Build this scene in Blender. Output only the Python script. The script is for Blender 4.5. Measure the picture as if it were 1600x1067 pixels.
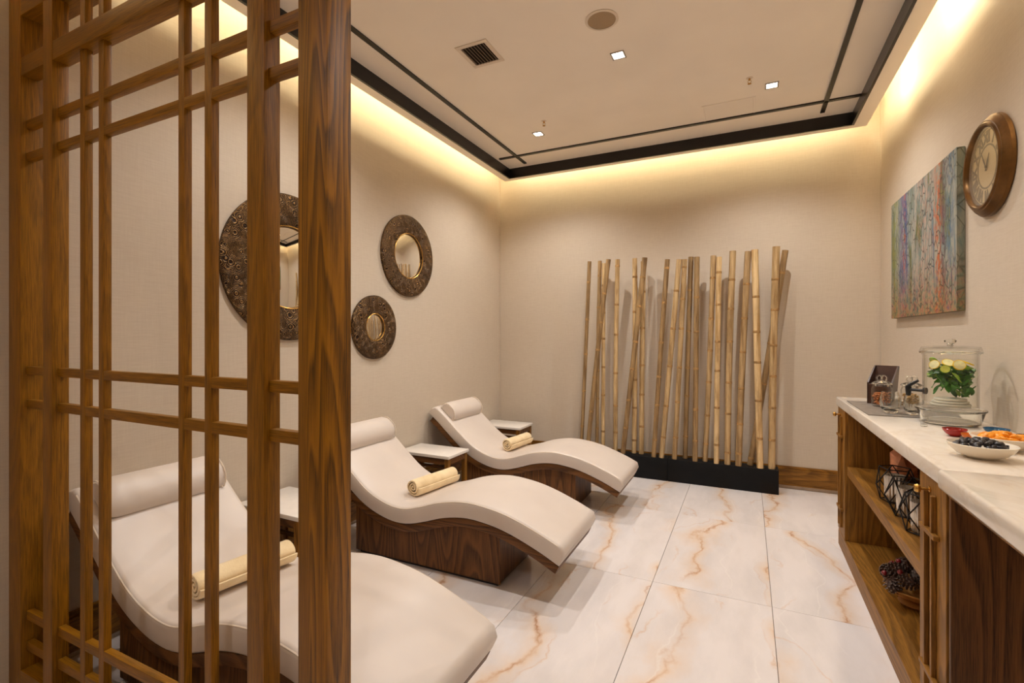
import bpy, bmesh, math, random
from mathutils import Vector, Matrix, noise
random.seed(7)
PI = math.pi
C = bpy.context.scene.collection
S = bpy.context.scene
for o in list(bpy.data.objects):
    bpy.data.objects.remove(o)

# ------------------------------------------------------------------ camera, world, exposure
cd = bpy.data.cameras.new('camera'); cam = bpy.data.objects.new('camera', cd); C.objects.link(cam)
cam.location = (0, 0, 1.41)
cam.rotation_euler = (PI/2, 0, math.atan2(368, 761))
cd.sensor_width = 36; cd.lens = 761/1600*36; cd.shift_y = -8.5/1600
cd.clip_start = 0.02
S.camera = cam
w = bpy.data.worlds.new('world'); S.world = w; w.use_nodes = True
w.node_tree.nodes['Background'].inputs[0].default_value = (1, .85, .68, 1)
w.node_tree.nodes['Background'].inputs[1].default_value = 0.05
S.view_settings.view_transform = 'Standard'; S.view_settings.look = 'None'
S.view_settings.exposure = 0.0; S.view_settings.gamma = 1
S.view_settings.use_curve_mapping = False
S.cycles.use_denoising = True
S.cycles.max_bounces = 14; S.cycles.diffuse_bounces = 6; S.cycles.transparent_max_bounces = 24
S.cycles.sample_clamp_indirect = 6.0

WARM = (1.0, .972, .945)
COVE = (1.0, .88, .56)
P_DOWN = 77.0      # watts of each recessed downlight
E_COVE = 46.0      # emission strength of the cove strips
E_SPOT = 90.0     # brighter modules in the right-hand cove
DOWN_SEEN = [(-.785, 3.269), (.165, 4.166), (-1.765, 4.215)]
DOWN_MORE = [(-1.765, 2.10), (.165, 2.05), (-1.6, -.6), (.2, -.75)]  # last two: unseen fill lamps, added to light the screen front

# ------------------------------------------------------------------ room measures
XL, XR, YB, YF = -2.67, 1.04, 5.19, -1.6
ZS, ZC, ZT = 3.20, 3.305, 3.46

# ------------------------------------------------------------------ materials
def lin(r, g, b):
    f = lambda v: (v/255/12.92) if v/255 <= .04045 else ((v/255+.055)/1.055)**2.4
    return (f(r), f(g), f(b), 1)
class Mat:
    def __init__(s, name):
        s.m = bpy.data.materials.new(name); s.m.use_nodes = True
        s.t = s.m.node_tree; s.n = s.t.nodes; s.l = s.t.links
        s.b = s.n['Principled BSDF']; s.o = s.n['Material Output']
    def new(s, typ, **kw):
        q = s.n.new(typ)
        for k, v in kw.items(): setattr(q, k, v)
        return q
    def link(s, a, b): s.l.new(a, b)
    def coords(s, scale=(1, 1, 1), rnd=0.0, kind='Object', rot=(0, 0, 0)):
        tc = s.new('ShaderNodeTexCoord'); mp = s.new('ShaderNodeMapping')
        mp.inputs['Scale'].default_value = scale; mp.inputs['Rotation'].default_value = rot
        src = tc.outputs[kind]
        if rnd:
            oi = s.new('ShaderNodeObjectInfo'); mu = s.new('ShaderNodeVectorMath', operation='SCALE')
            cb = s.new('ShaderNodeCombineXYZ')
            for i in range(3): s.link(oi.outputs['Random'], cb.inputs[i])
            s.link(cb.outputs[0], mu.inputs[0]); mu.inputs['Scale'].default_value = rnd
            ad = s.new('ShaderNodeVectorMath', operation='ADD')
            s.link(src, ad.inputs[0]); s.link(mu.outputs[0], ad.inputs[1]); src = ad.outputs[0]
        s.link(src, mp.inputs['Vector'])
        return mp.outputs[0]
    def noise(s, vec, scale=5, detail=4, rough=.5, dist=0):
        q = s.new('ShaderNodeTexNoise'); s.link(vec, q.inputs['Vector'])
        q.inputs['Scale'].default_value = scale; q.inputs['Detail'].default_value = detail
        q.inputs['Roughness'].default_value = rough; q.inputs['Distortion'].default_value = dist
        return q.outputs[0]
    def ramp(s, fac, stops, interp='LINEAR'):
        q = s.new('ShaderNodeValToRGB'); cr = q.color_ramp; cr.interpolation = interp
        while len(cr.elements) < len(stops): cr.elements.new(.5)
        for e, (p, c) in zip(cr.elements, stops):
            e.position = p; e.color = c if len(c) == 4 else (*c, 1)
        s.link(fac, q.inputs[0]); return q.outputs[0]
    def math(s, op, a, b=None, c=None):
        q = s.new('ShaderNodeMath', operation=op)
        for i, v in enumerate((a, b, c)):
            if v is None: continue
            if isinstance(v, (int, float)): q.inputs[i].default_value = v
            else: s.link(v, q.inputs[i])
        return q.outputs[0]
    def mix(s, fac, a, b, mode='MIX'):
        q = s.new('ShaderNodeMix', data_type='RGBA', blend_type=mode)
        for i, v in ((0, fac), (6, a), (7, b)):
            if isinstance(v, (int, float)): q.inputs[i].default_value = v
            elif isinstance(v, tuple): q.inputs[i].default_value = v
            else: s.link(v, q.inputs[i])
        return q.outputs[2]
    def bump(s, h, strength=.2, dist=.01):
        q = s.new('ShaderNodeBump'); q.inputs['Strength'].default_value = strength
        q.inputs['Distance'].default_value = dist
        s.link(h, q.inputs['Height']); s.link(q.outputs[0], s.b.inputs['Normal'])
    def color(s, v):
        if isinstance(v, tuple): s.b.inputs['Base Color'].default_value = v
        else: s.link(v, s.b.inputs['Base Color'])
    def set(s, rough=.5, metal=0, spec=.5, coat=0, sheen=0, trans=0, sss=0):
        i = s.b.inputs
        i['Roughness'].default_value = rough; i['Metallic'].default_value = metal
        i['Specular IOR Level'].default_value = spec; i['Coat Weight'].default_value = coat
        i['Coat Roughness'].default_value = .15
        i['Sheen Weight'].default_value = sheen; i['Transmission Weight'].default_value = trans
        i['Subsurface Weight'].default_value = sss
        return s

def plain(name, c, rough=.5, metal=0, var=.12, nscale=18, bump=0, bscale=60, **kw):
    """procedural colour with a fine natural variation"""
    m = Mat(name); v = m.coords(rnd=3)
    n = m.noise(v, nscale, 3)
    d = tuple(x*(1-var) for x in c[:3]) + (1,); h = tuple(min(1, x*(1+var)) for x in c[:3]) + (1,)
    m.color(m.ramp(n, [(.3, d), (.7, h)]))
    m.set(rough, metal, **kw)
    if bump: m.bump(m.noise(v, bscale, 3), bump, .004)
    return m.m

def wood(name, dark, light, axis='z', rough=.42, fine=1.0, coat=.0, ringw=.26, st=None):
    """oak: stretched pores over wavy growth rings, grain along the given axis"""
    m = Mat(name)
    st = st or {'x': (.6, 6, 6), 'y': (6, .6, 6), 'z': (6, 6, .6)}[axis]
    v = m.coords(st, rnd=11)
    big = m.noise(v, .75*fine, 1, .4, .25)
    rings = m.math('FRACT', m.math('MULTIPLY', big, 22.0))
    ringm = m.ramp(rings, [(0, (.15,)*3), (.5, (.6,)*3), (.82, (1,)*3), (1, (.15,)*3)])
    st2 = tuple(a*(30 if a > 1 else 9) for a in st)
    pores = m.noise(m.coords(st2, rnd=11), 2.0, 4, .65)
    f = m.math('ADD', m.math('ADD', m.math('MULTIPLY', ringm, ringw), (.30-ringw)*.55), m.math('MULTIPLY', pores, .62))
    col = m.ramp(f, [(.26, dark), (.60, light), (.95, tuple(min(1, x*1.12) for x in light[:3])+(1,))])
    m.color(col); m.set(rough+.06, coat=coat, spec=.3)
    m.bump(pores, .12, .004)
    return m.m

M = {}
SD, SL = lin(62, 37, 3), lin(156, 104, 14)
for a in 'xyz': M['screen_'+a] = wood('screen_oak_'+a, SD, SL, a, .38, ringw=.09)
M['screen_post'] = wood('screen_oak_figured', SD, SL, 'z', .38, ringw=.30, st=(15, 4.5, .55))
BD, BL = lin(42, 23, 8), lin(122, 79, 38)
for a in 'xyz': M['base_'+a] = wood('walnut_stain_'+a, BD, BL, a, .42)
KD, KL = lin(66, 38, 8), lin(156, 107, 40)
for a in 'xyz': M['cab_'+a] = wood('cabinet_oak_'+a, KD, KL, a, .42, ringw=.2)

def wallpaper():
    m = Mat('linen_wallpaper')
    v = m.coords((1, 1, 1))
    big = m.noise(v, 1.3, 3)
    wv = m.noise(m.coords((14, 14, 260)), 1, 3, .6)
    wh = m.noise(m.coords((220, 220, 10)), 1, 2, .6)
    f = m.math('ADD', m.math('MULTIPLY', wv, .5), m.math('MULTIPLY', wh, .3))
    f = m.math('ADD', f, m.math('MULTIPLY', big, .2))
    m.color(m.ramp(f, [(.3, lin(194, 179, 160)), (.7, lin(208, 195, 177))]))
    m.set(.62, spec=.35); m.bump(f, .10, .003)
    return m.m
M['wall'] = wallpaper()
M['ceil'] = plain('ceiling_paint', lin(246, 235, 220), .8, var=.03, nscale=2)
M['black'] = plain('black_lacquer', lin(16, 11, 9), .28, var=.2)
M['slate'] = plain('black_slate', lin(11, 10, 11), .6, spec=.25, var=.35, nscale=14, bump=.15)
M['mat'] = plain('grey_slate_mat', lin(122, 112, 102), .6, var=.2, nscale=30)

def onyx(name):
    m = Mat(name); base = lin(237, 230, 228)
    v = m.coords((1, 1, 1), rnd=9.0)
    sep = m.new('ShaderNodeSeparateXYZ'); m.link(v, sep.inputs[0])
    slow = m.noise(m.coords((.7, 1.1, 1), rnd=9.0), 1.6, 2, .5)
    wig = m.noise(m.coords((2.4, 1.7, 1), rnd=9.0), 1.5, 5, .6)
    def veins(freq, off, amp, wamp, gate, lo, hi, mul):
        x = m.math('ADD', m.math('MULTIPLY', sep.outputs[0], freq), m.math('MULTIPLY', slow, amp))
        x = m.math('ADD', m.math('ADD', x, m.math('MULTIPLY', wig, wamp)), off)
        d = m.math('ABSOLUTE', m.math('SUBTRACT', m.math('FRACT', x), .5))
        g = m.ramp(m.noise(m.coords((1.8, 1.0, 1), rnd=9.0+off), gate, 2, .5), [(lo, (0,)*3), (hi, (1,)*3)])
        return d, g
    col = m.ramp(m.noise(m.coords((2.4, .8, 1), rnd=9.0), 2.2, 5, .6), [(.3, tuple(x*.87 for x in base[:3])+(1,)), (.6, base)])
    d, g = veins(1.9, .1, 1.0, .62, 1.3, .36, .52, 1)
    halo = m.math('MULTIPLY', m.ramp(d, [(0, (1,)*3), (.06, (.45,)*3), (.2, (0,)*3)]), g)
    col = m.mix(m.math('MULTIPLY', halo, .62), col, lin(234, 194, 146))
    line = m.math('MULTIPLY', m.ramp(d, [(0, (1,)*3), (.010, (.55,)*3), (.034, (0,)*3)]), g)
    d2, g2 = veins(3.3, .37, 2.2, 1.3, 2.3, .50, .62, 1)
    thin = m.math('MULTIPLY', m.ramp(d2, [(0, (1,)*3), (.016, (.4,)*3), (.05, (0,)*3)]), g2)
    col = m.mix(m.math('MULTIPLY', thin, .45), col, lin(220, 170, 118))
    knot = m.ramp(m.noise(m.coords((5, 3, 1), rnd=9.0), 1.6, 4, .6), [(.45, (.25,)*3), (.7, (1,)*3)])
    col = m.mix(m.math('MULTIPLY', m.math('MULTIPLY', line, knot), .85), col, lin(178, 112, 62))
    d3, g3 = veins(5.2, .7, 1.8, .9, 1.9, .46, .6, 1)
    wt = m.math('MULTIPLY', m.ramp(d3, [(0, (1,)*3), (.03, (0,)*3)]), g3)
    col = m.mix(m.math('MULTIPLY', wt, .35), col, lin(250, 246, 240))
    m.color(col); m.set(.07, spec=.55)
    return m.m
M['floor'] = onyx('onyx_tile')
M['grout'] = plain('grout', lin(120, 98, 80), .8)

def marble():
    m = Mat('counter_marble')
    v = m.coords((1.4, .7, 1.4))
    n = m.noise(v, 3.2, 6, .6, 1.2)
    d = m.math('ABSOLUTE', m.math('SUBTRACT', n, .5))
    col = m.ramp(m.noise(v, 4, 5, .6), [(.3, lin(220, 208, 193)), (.65, lin(236, 227, 215))])
    col = m.mix(m.math('MULTIPLY', m.ramp(d, [(0, (1,)*3), (.04, (0,)*3)]), .25), col, lin(206, 182, 152))
    m.color(col); m.set(.12)
    return m.m
M['marble'] = marble()
M['white_top'] = plain('white_stone_top', lin(236, 228, 218), .25, var=.03)

def leather():
    m = Mat('cream_leather')
    v = m.coords(rnd=2)
    vo = m.new('ShaderNodeTexVoronoi'); m.link(v, vo.inputs['Vector']); vo.inputs['Scale'].default_value = 420
    n = m.noise(v, 3, 3)
    m.color(m.ramp(n, [(.3, lin(212, 199, 188)), (.7, lin(220, 208, 197))]))
    m.set(.40, spec=.45); m.bump(vo.outputs['Distance'], .05, .001)
    return m.m
M['leather'] = leather()
M['piping'] = plain('cream_piping', lin(226, 212, 194), .35, var=.04)

def terry():
    m = Mat('cream_terry')
    v = m.coords(rnd=2)
    n = m.noise(v, 160, 4, .7); b = m.noise(v, 14, 3)
    m.color(m.ramp(b, [(.3, lin(232, 206, 160)), (.7, lin(248, 226, 184))]))
    m.set(.9, spec=.2, sheen=.35); m.bump(n, .5, .004)
    return m.m
M['terry'] = terry()

def bamboo():
    m = Mat('bamboo_culm')
    oi = m.new('ShaderNodeObjectInfo')
    v = m.coords((16, 16, 1.1), rnd=9)
    n = m.noise(v, 2.2, 5, .65)
    blot = m.noise(m.coords((5, 5, 2.2), rnd=9), 2, 4, .6)
    lightc = m.mix(oi.outputs['Random'], lin(158, 126, 84), lin(228, 198, 148))
    darkc = m.mix(oi.outputs['Random'], lin(96, 70, 42), lin(168, 128, 74))
    col = m.mix(m.ramp(n, [(.32, (1,)*3), (.6, (0,)*3)]), lightc, darkc)
    col = m.mix(m.math('MULTIPLY', m.ramp(blot, [(.55, (0,)*3), (.75, (1,)*3)]), .45), col, lin(96, 64, 34))
    m.color(col); m.set(.42); m.bump(n, .08, .003)
    return m.m
M['bamboo'] = bamboo()
M['node'] = plain('bamboo_node', lin(164, 126, 76), .5, var=.4, nscale=40)

def embossed():
    m = Mat('embossed_bronze')
    v = m.coords((1, 1, 1))
    vo = m.new('ShaderNodeTexVoronoi'); m.link(v, vo.inputs['Vector']); vo.inputs['Scale'].default_value = 15
    ringw = m.math('SINE', m.math('MULTIPLY', vo.outputs['Distance'], 62))
    fine = m.noise(v, 70, 4, .65); big = m.noise(v, 5, 3)
    f = m.math('ADD', m.math('MULTIPLY', ringw, .28), m.math('MULTIPLY', fine, .75))
    f = m.math('ADD', f, m.math('MULTIPLY', big, .35))
    m.color(m.ramp(f, [(.35, lin(42, 28, 18)), (.65, lin(92, 68, 42)), (.95, lin(160, 124, 78))]))
    m.set(.42, .75); m.bump(f, .7, .008)
    return m.m
M['bronze'] = embossed()
m_ = Mat('mirror_glass'); m_.color(lin(240, 238, 232)); m_.set(.02, 1.0); M['mirror'] = m_.m
M['clock_frame'] = plain('antique_bronze', lin(104, 72, 34), .32, .7, var=.35, nscale=14)
M['brass'] = plain('brass', lin(196, 150, 76), .25, .9, var=.15)
M['steel'] = plain('satin_steel', lin(170, 160, 150), .35, .8)
M['white_plastic'] = plain('white_plastic', lin(224, 208, 188), .55, var=.03)
M['grille'] = plain('speaker_cloth', lin(166, 142, 112), .85, var=.06, nscale=300)
M['vent_dark'] = plain('duct_dark', lin(34, 26, 18), .8)
M['vent_slat'] = plain('vent_slat', lin(150, 126, 98), .5)
M['dial'] = plain('aged_dial', lin(206, 180, 132), .6, var=.08, nscale=8)
M['dial_ring'] = plain('dial_taupe', lin(116, 98, 68), .6)
M['hand'] = plain('clock_hand', lin(96, 80, 58), .5)

def emit(name, c, s):
    m = Mat(name); e = m.new('ShaderNodeEmission'); e.inputs[0].default_value = (*c, 1); e.inputs[1].default_value = s
    m.link(e.outputs[0], m.o.inputs[0]); return m.m
M['lens'] = emit('lamp_lens', (1, .93, .82), 14)
M['cove'] = emit('cove_led', COVE, E_COVE)
M['cove_spot'] = emit('cove_led_bright', (1, .82, .52), E_SPOT)

def thin_glass(name, tint=(.97, .975, .965), ior=1.5):
    m = Mat(name)
    t = m.new('ShaderNodeBsdfTransparent'); t.inputs[0].default_value = (*tint, 1)
    g = m.new('ShaderNodeBsdfGlossy'); g.inputs['Roughness'].default_value = .02
    lw = m.new('ShaderNodeLayerWeight'); lw.inputs[0].default_value = .5
    f = m.math('ADD', m.math('MULTIPLY', m.math('POWER', lw.outputs['Facing'], 3.5), .75*(ior-1)/.5), .018*(ior-1)/.5)
    mx = m.new('ShaderNodeMixShader')
    m.link(f, mx.inputs[0]); m.link(t.outputs[0], mx.inputs[1]); m.link(g.outputs[0], mx.inputs[2])
    m.link(mx.outputs[0], m.o.inputs[0]); return m.m
M['glass'] = thin_glass('clear_glass', (.985, .987, .98))
M['water'] = thin_glass('water', (.99, .995, .98), 1.12)
m_ = Mat('solid_glass'); m_.color((.97, .98, .96, 1)); m_.set(.03, trans=1); m_.b.inputs['IOR'].default_value = 1.45; M['solid_glass'] = m_.m
M['frost'] = plain('frosted_glass', lin(226, 220, 206), .35, var=.03)
M['mint'] = plain('mint_leaf', lin(64, 128, 26), .5, var=.55, nscale=9)
M['mint_light'] = plain('mint_leaf_light', lin(140, 178, 52), .5, var=.3)
M['lemon_rind'] = plain('lemon_rind', lin(238, 200, 40), .45)
M['lemon_flesh'] = plain('lemon_flesh', lin(240, 234, 180), .35, var=.12, nscale=60)
M['lime_rind'] = plain('lime_rind', lin(120, 160, 40), .45)
M['lime_flesh'] = plain('lime_flesh', lin(206, 214, 96), .35, var=.12, nscale=60)
M['tap'] = plain('black_plastic', lin(18, 17, 18), .35)
M['porcelain'] = plain('white_porcelain', lin(240, 230, 212), .18, var=.02)
M['red_glaze'] = plain('red_glaze', lin(150, 28, 20), .12, var=.3)
M['amber_glaze'] = plain('amber_glaze', lin(190, 98, 24), .12, var=.3)
M['blue_glaze'] = plain('blue_glaze', lin(16, 82, 120), .12, var=.3)
M['purple_glaze'] = plain('purple_glaze', lin(72, 30, 66), .15, var=.3)
M['prune'] = plain('prune_skin', lin(26, 18, 22), .38, var=.5, nscale=60, bump=.4, bscale=130)
M['apricot'] = plain('dried_apricot', lin(240, 150, 22), .42, var=.2, nscale=50, bump=.3, bscale=110)
M['nuts'] = plain('roasted_nuts', lin(176, 104, 46), .6, var=.6, nscale=120)
M['oats'] = plain('granola', lin(186, 146, 86), .7, var=.5, nscale=120)
M['leather_brown'] = plain('dark_brown_wood', lin(64, 38, 26), .3, var=.3, nscale=8)
M['iron'] = plain('black_iron', lin(22, 18, 16), .5, .4)
M['silver'] = plain('silvered_glass', lin(214, 204, 190), .18, .6, var=.1)
M['salt'] = plain('salt_rock', lin(196, 132, 96), .6, var=.3, nscale=22, bump=.5, bscale=30, sss=.15)
M['cone'] = plain('pinecone_scale', lin(70, 44, 30), .6, var=.5, nscale=90)
M['cone_tip'] = plain('pinecone_frosted', lin(120, 104, 92), .6, var=.4, nscale=90)
M['berry'] = plain('red_berry', lin(112, 18, 24), .3, var=.3)
M['wood_bowl'] = plain('turned_wood', lin(168, 116, 58), .4, var=.2)

def painting_mat(side=False):
    m = Mat('painted_canvas_side' if side else 'painted_canvas')
    v = m.coords((3, 3.4, .55)); n = m.noise(v, 2.3, 6, .65, .5)
    col = m.ramp(n, [(.26, lin(40, 72, 116)), (.38, lin(96, 132, 150)), (.47, lin(186, 182, 166)),
                     (.54, lin(128, 150, 148)), (.62, lin(112, 116, 58)), (.74, lin(170, 150, 96))])
    # warm and violet trunks
    sep = m.new('ShaderNodeSeparateXYZ'); tc = m.new('ShaderNodeTexCoord'); m.link(tc.outputs['Object'], sep.inputs[0])
    wob = m.noise(m.coords((1, 1.5, 1.3)), 3, 3)
    yy = m.math('ADD', sep.outputs[1], m.math('MULTIPLY', m.math('SUBTRACT', wob, .5), .12))
    speck = m.noise(m.coords((30, 26, 12)), 1.5, 4, .7)
    def trunk(pos, wid, c, amt, thr):
        d = m.math('ABSOLUTE', m.math('SUBTRACT', yy, pos))
        k = m.ramp(d, [(0, (1,)*3), (wid, (0,)*3)])
        k = m.math('MULTIPLY', k, m.ramp(speck, [(thr-.06, (0,)*3), (thr+.06, (1,)*3)]))
        return m.math('MULTIPLY', k, amt), c
    for pos, wid, c, amt, thr in ((1.00, .13, lin(88, 78, 150), .9, .46), (.93, .09, lin(44, 86, 156), .9, .48), (.97, .07, lin(226, 120, 40), .95, .56),
                                  (.26, .11, lin(232, 128, 36), 1., .5), (.20, .09, lin(80, 62, 96), .9, .48), (.31, .09, lin(206, 70, 40), .9, .57),
                                  (.08, .09, lin(70, 120, 160), .8, .5), (1.2, .12, lin(150, 156, 60), .8, .46), (.55, .25, lin(224, 168, 150), .6, .52)):
        k, c = trunk(pos, wid, c, amt, thr); col = m.mix(k, col, c)
    # warm, speckled undergrowth
    low = m.ramp(sep.outputs[2], [(0, (1,)*3), (.36, (0,)*3)])
    under = m.ramp(m.noise(m.coords((22, 22, 22)), 1, 4, .7), [(.36, lin(70, 60, 40)), (.46, lin(150, 140, 72)), (.54, lin(206, 120, 44)), (.64, lin(150, 50, 40)), (.72, lin(60, 90, 130))])
    col = m.mix(m.math('MULTIPLY', low, .75), col, under)
    vo = m.new('ShaderNodeTexVoronoi', feature='DISTANCE_TO_EDGE'); m.link(m.coords((16, 16, 9)), vo.inputs['Vector']); vo.inputs['Scale'].default_value = 1.6
    k = m.ramp(vo.outputs['Distance'], [(0, (1,)*3), (.08, (0,)*3)])
    k = m.math('MULTIPLY', k, m.ramp(m.noise(m.coords((2, 4, 2)), 2, 2), [(.40, (.15,)*3), (.55, (1,)*3)]))
    col = m.mix(m.math('MULTIPLY', k, .85), col, lin(34, 30, 32))
    if side:
        col = m.mix(.35, col, lin(96, 98, 48))
    col = m.mix(.35, col, (.30, .30, .27, 1), 'MULTIPLY')
    m.color(col); m.set(.5); m.bump(speck, .25, .004)
    return m.m
M['canvas'] = painting_mat(); M['canvas_side'] = painting_mat(True)

# ------------------------------------------------------------------ mesh helpers
class MB:
    def __init__(s): s.bm = bmesh.new()
    def verts(s, vs): return [s.bm.verts.new(v) for v in vs]
    def face(s, vs):
        try: return s.bm.faces.new(vs)
        except ValueError: return None
    def box(s, x0, x1, y0, y1, z0, z1, bev=0, seg=2):
        b = bmesh.new()
        v = [b.verts.new(p) for p in ((x0, y0, z0), (x1, y0, z0), (x1, y1, z0), (x0, y1, z0), (x0, y0, z1), (x1, y0, z1), (x1, y1, z1), (x0, y1, z1))]
        for f in ((3, 2, 1, 0), (4, 5, 6, 7), (0, 1, 5, 4), (1, 2, 6, 5), (2, 3, 7, 6), (3, 0, 4, 7)): b.faces.new([v[i] for i in f])
        if bev: bmesh.ops.bevel(b, geom=list(b.edges), offset=bev, segments=seg, profile=.5, affect='EDGES')
        s.merge(b); return s
    def merge(s, b, mat=None):
        me = bpy.data.meshes.new('tmp'); b.to_mesh(me); b.free()
        if mat: me.transform(mat)
        s.bm.from_mesh(me); bpy.data.meshes.remove(me)
    def lathe(s, prof, seg=32, c=(0, 0, 0), axis='z', close=False):
        """prof: list of (radius, height); height along the axis"""
        rings = []
        for r, h in prof:
            ring = []
            n = 1 if r < 1e-6 else seg
            for i in range(n):
                a = 2*PI*i/seg; x, y = r*math.cos(a), r*math.sin(a)
                p = {'z': (x, y, h), 'x': (h, x, y), 'y': (y, h, x)}[axis]
                ring.append(s.bm.verts.new((c[0]+p[0], c[1]+p[1], c[2]+p[2])))
            rings.append(ring)
        pairs = list(zip(rings, rings[1:]))
        if close: pairs.append((rings[-1], rings[0]))
        for a, b in pairs:
            for i in range(seg):
                j = (i+1) % seg
                if len(a) == 1 and len(b) == 1: continue
                if len(a) == 1: s.face((a[0], b[j], b[i]))
                elif len(b) == 1: s.face((a[i], a[j], b[0]))
                else: s.face((a[i], a[j], b[j], b[i]))
        return s
    def tube(s, pts, r, seg=8, cap=True, closed=False):
        pts = [Vector(p) for p in pts]; n = len(pts); rings = []
        up = None
        for i, p in enumerate(pts):
            if closed: t = pts[(i+1) % n]-pts[i-1]
            else: t = pts[min(i+1, n-1)]-pts[max(i-1, 0)]
            t.normalize()
            if up is None: up = Vector((0, 0, 1)) if abs(t.z) < .9 else Vector((1, 0, 0))
            u = (up - t*up.dot(t)).normalized(); v = t.cross(u); up = u
            rr = r[i] if isinstance(r, (list, tuple)) else r
            rings.append([s.bm.verts.new(p+(u*math.cos(2*PI*k/seg)+v*math.sin(2*PI*k/seg))*rr) for k in range(seg)])
        m = n if closed else n-1
        for i in range(m):
            a, b = rings[i], rings[(i+1) % n]
            for k in range(seg): s.face((a[k], a[(k+1) % seg], b[(k+1) % seg], b[k]))
        if cap and not closed:
            s.face(rings[0][::-1]); s.face(rings[-1])
        return s
    def prism(s, poly, y0, y1):
        """polygon in (x, z) extruded along y"""
        a = s.verts([(x, y0, z) for x, z in poly]); b = s.verts([(x, y1, z) for x, z in poly])
        s.face(a); s.face(b[::-1])
        n = len(poly)
        for i in range(n): s.face((a[i], b[i], b[(i+1) % n], a[(i+1) % n]))
        return s
    def blob(s, r, sub=2, amp=.2, freq=1.0, scale=(1, 1, 1), seed=0, c=(0, 0, 0)):
        b = bmesh.new(); bmesh.ops.create_icosphere(b, subdivisions=sub, radius=1)
        for v in b.verts:
            k = 1+amp*noise.noise(v.co*freq*1.7+Vector((seed*3.1, seed*1.7, seed)))
            v.co = Vector((v.co.x*scale[0], v.co.y*scale[1], v.co.z*scale[2]))*r*k + Vector(c)
        s.merge(b); return s
def setp(o, label=None, cat=None, group=None, kind=None):
    if label: o['label'] = label
    if cat: o['category'] = cat
    if group: o['group'] = group
    if kind: o['kind'] = kind
    return o
def obj(name, mb, mat, parent=None, loc=None, smooth=35, label=None, cat=None, group=None, kind=None):
    me = bpy.data.meshes.new(name)
    bmesh.ops.recalc_face_normals(mb.bm, faces=list(mb.bm.faces))
    mb.bm.to_mesh(me); mb.bm.free()
    me.materials.append(M[mat] if isinstance(mat, str) else mat)
    if smooth:
        me.polygons.foreach_set('use_smooth', [True]*len(me.polygons))
        me.set_sharp_from_angle(angle=math.radians(smooth))
    o = bpy.data.objects.new(name, me); C.objects.link(o)
    if parent: o.parent = parent
    if loc: o.location = loc
    return setp(o, label, cat, group, kind)
def share(name, src, parent=None, loc=(0, 0, 0), rot=(0, 0, 0), scale=None):
    o = src.copy(); o.name = name; C.objects.link(o)
    o.parent = parent; o.location = loc; o.rotation_euler = rot
    if scale: o.scale = scale
    return o
def thing(name, label, cat, loc=(0, 0, 0), rz=0, group=None):
    o = bpy.data.objects.new(name, None); C.objects.link(o); o.empty_display_size = .1
    o.location = loc; o.rotation_euler = (0, 0, rz)
    return setp(o, label, cat, group)
def dup(root, loc, label, rz=None, group=None):
    r = root.copy(); C.objects.link(r); r.location = loc
    if rz is not None: r.rotation_euler = (0, 0, rz)
    r['label'] = label
    if group: r['group'] = group
    for ch in list(root.children):
        c = ch.copy(); C.objects.link(c); c.parent = r
        for g in list(ch.children):
            d = g.copy(); C.objects.link(d); d.parent = c
    return r
def spline(pts, n):
    """Catmull-Rom through (x, z) points, resampled to n even steps"""
    P = [Vector((p[0], 0, p[1])) for p in pts]; out = []
    P = [P[0]*2-P[1]] + P + [P[-1]*2-P[-2]]
    for i in range(1, len(P)-2):
        for k in range(12):
            t = k/12
            out.append(.5*((2*P[i])+(-P[i-1]+P[i+1])*t+(2*P[i-1]-5*P[i]+4*P[i+1]-P[i+2])*t*t+(-P[i-1]+3*P[i]-3*P[i+1]+P[i+2])*t**3))
    out.append(P[-2])
    L = [0]
    for a, b in zip(out, out[1:]): L.append(L[-1]+(b-a).length)
    res, j = [], 0
    for k in range(n):
        s = L[-1]*k/(n-1)
        while j < len(L)-2 and L[j+1] < s: j += 1
        t = (s-L[j])/max(1e-9, L[j+1]-L[j]); res.append((out[j].lerp(out[j+1], t), s))
    return res, L[-1]

# ------------------------------------------------------------------ the room
fl = obj('floor', MB().box(XL, XR, YF, YB, -.12, -.011), 'grout', kind='structure')
def tile_mesh(wx, wy):
    return MB().box(-wx/2+.0012, wx/2-.0012, -wy/2+.0012, wy/2-.0012, -.011, 0, .0012, 1)
xe = [XL, -2.300, -1.697, -1.094, -.491, .115, .718, XR]
ye = [YF, -.683, .502, 1.687, 2.872, 4.057, YB]
cache = {}
for i in range(len(xe)-1):
    for j in range(len(ye)-1):
        wx, wy = round(xe[i+1]-xe[i], 3), round(ye[j+1]-ye[j], 3)
        key = (round(wx, 2), round(wy, 2)); loc = ((xe[i]+xe[i+1])/2, (ye[j]+ye[j+1])/2, 0)
        if key in cache: share('tile', cache[key], fl, loc)
        else: cache[key] = obj('tile', tile_mesh(wx, wy), 'floor', fl, loc, smooth=0)
T = .12
obj('wall_left', MB().box(XL-T, XL, YF-T, YB+T, -.12, ZT+.1), 'wall', kind='structure')
obj('wall_right', MB().box(XR, XR+T, YF-T, YB+T, -.12, ZT+.1), 'wall', kind='structure')
obj('wall_back', MB().box(XL, XR, YB, YB+T, -.12, ZT+.1), 'wall', kind='structure')
obj('wall_front', MB().box(XL, XR, YF-T, YF, -.12, ZT+.1), 'wall', kind='structure')
ce = obj('ceiling', MB().box(-2.43, .802, YF, 4.965, ZC, ZT), 'ceil', kind='structure')
obj('cove_roof', MB().box(XL, XR, YF, YB, ZT, ZT+.1), 'ceil', ce)
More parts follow.
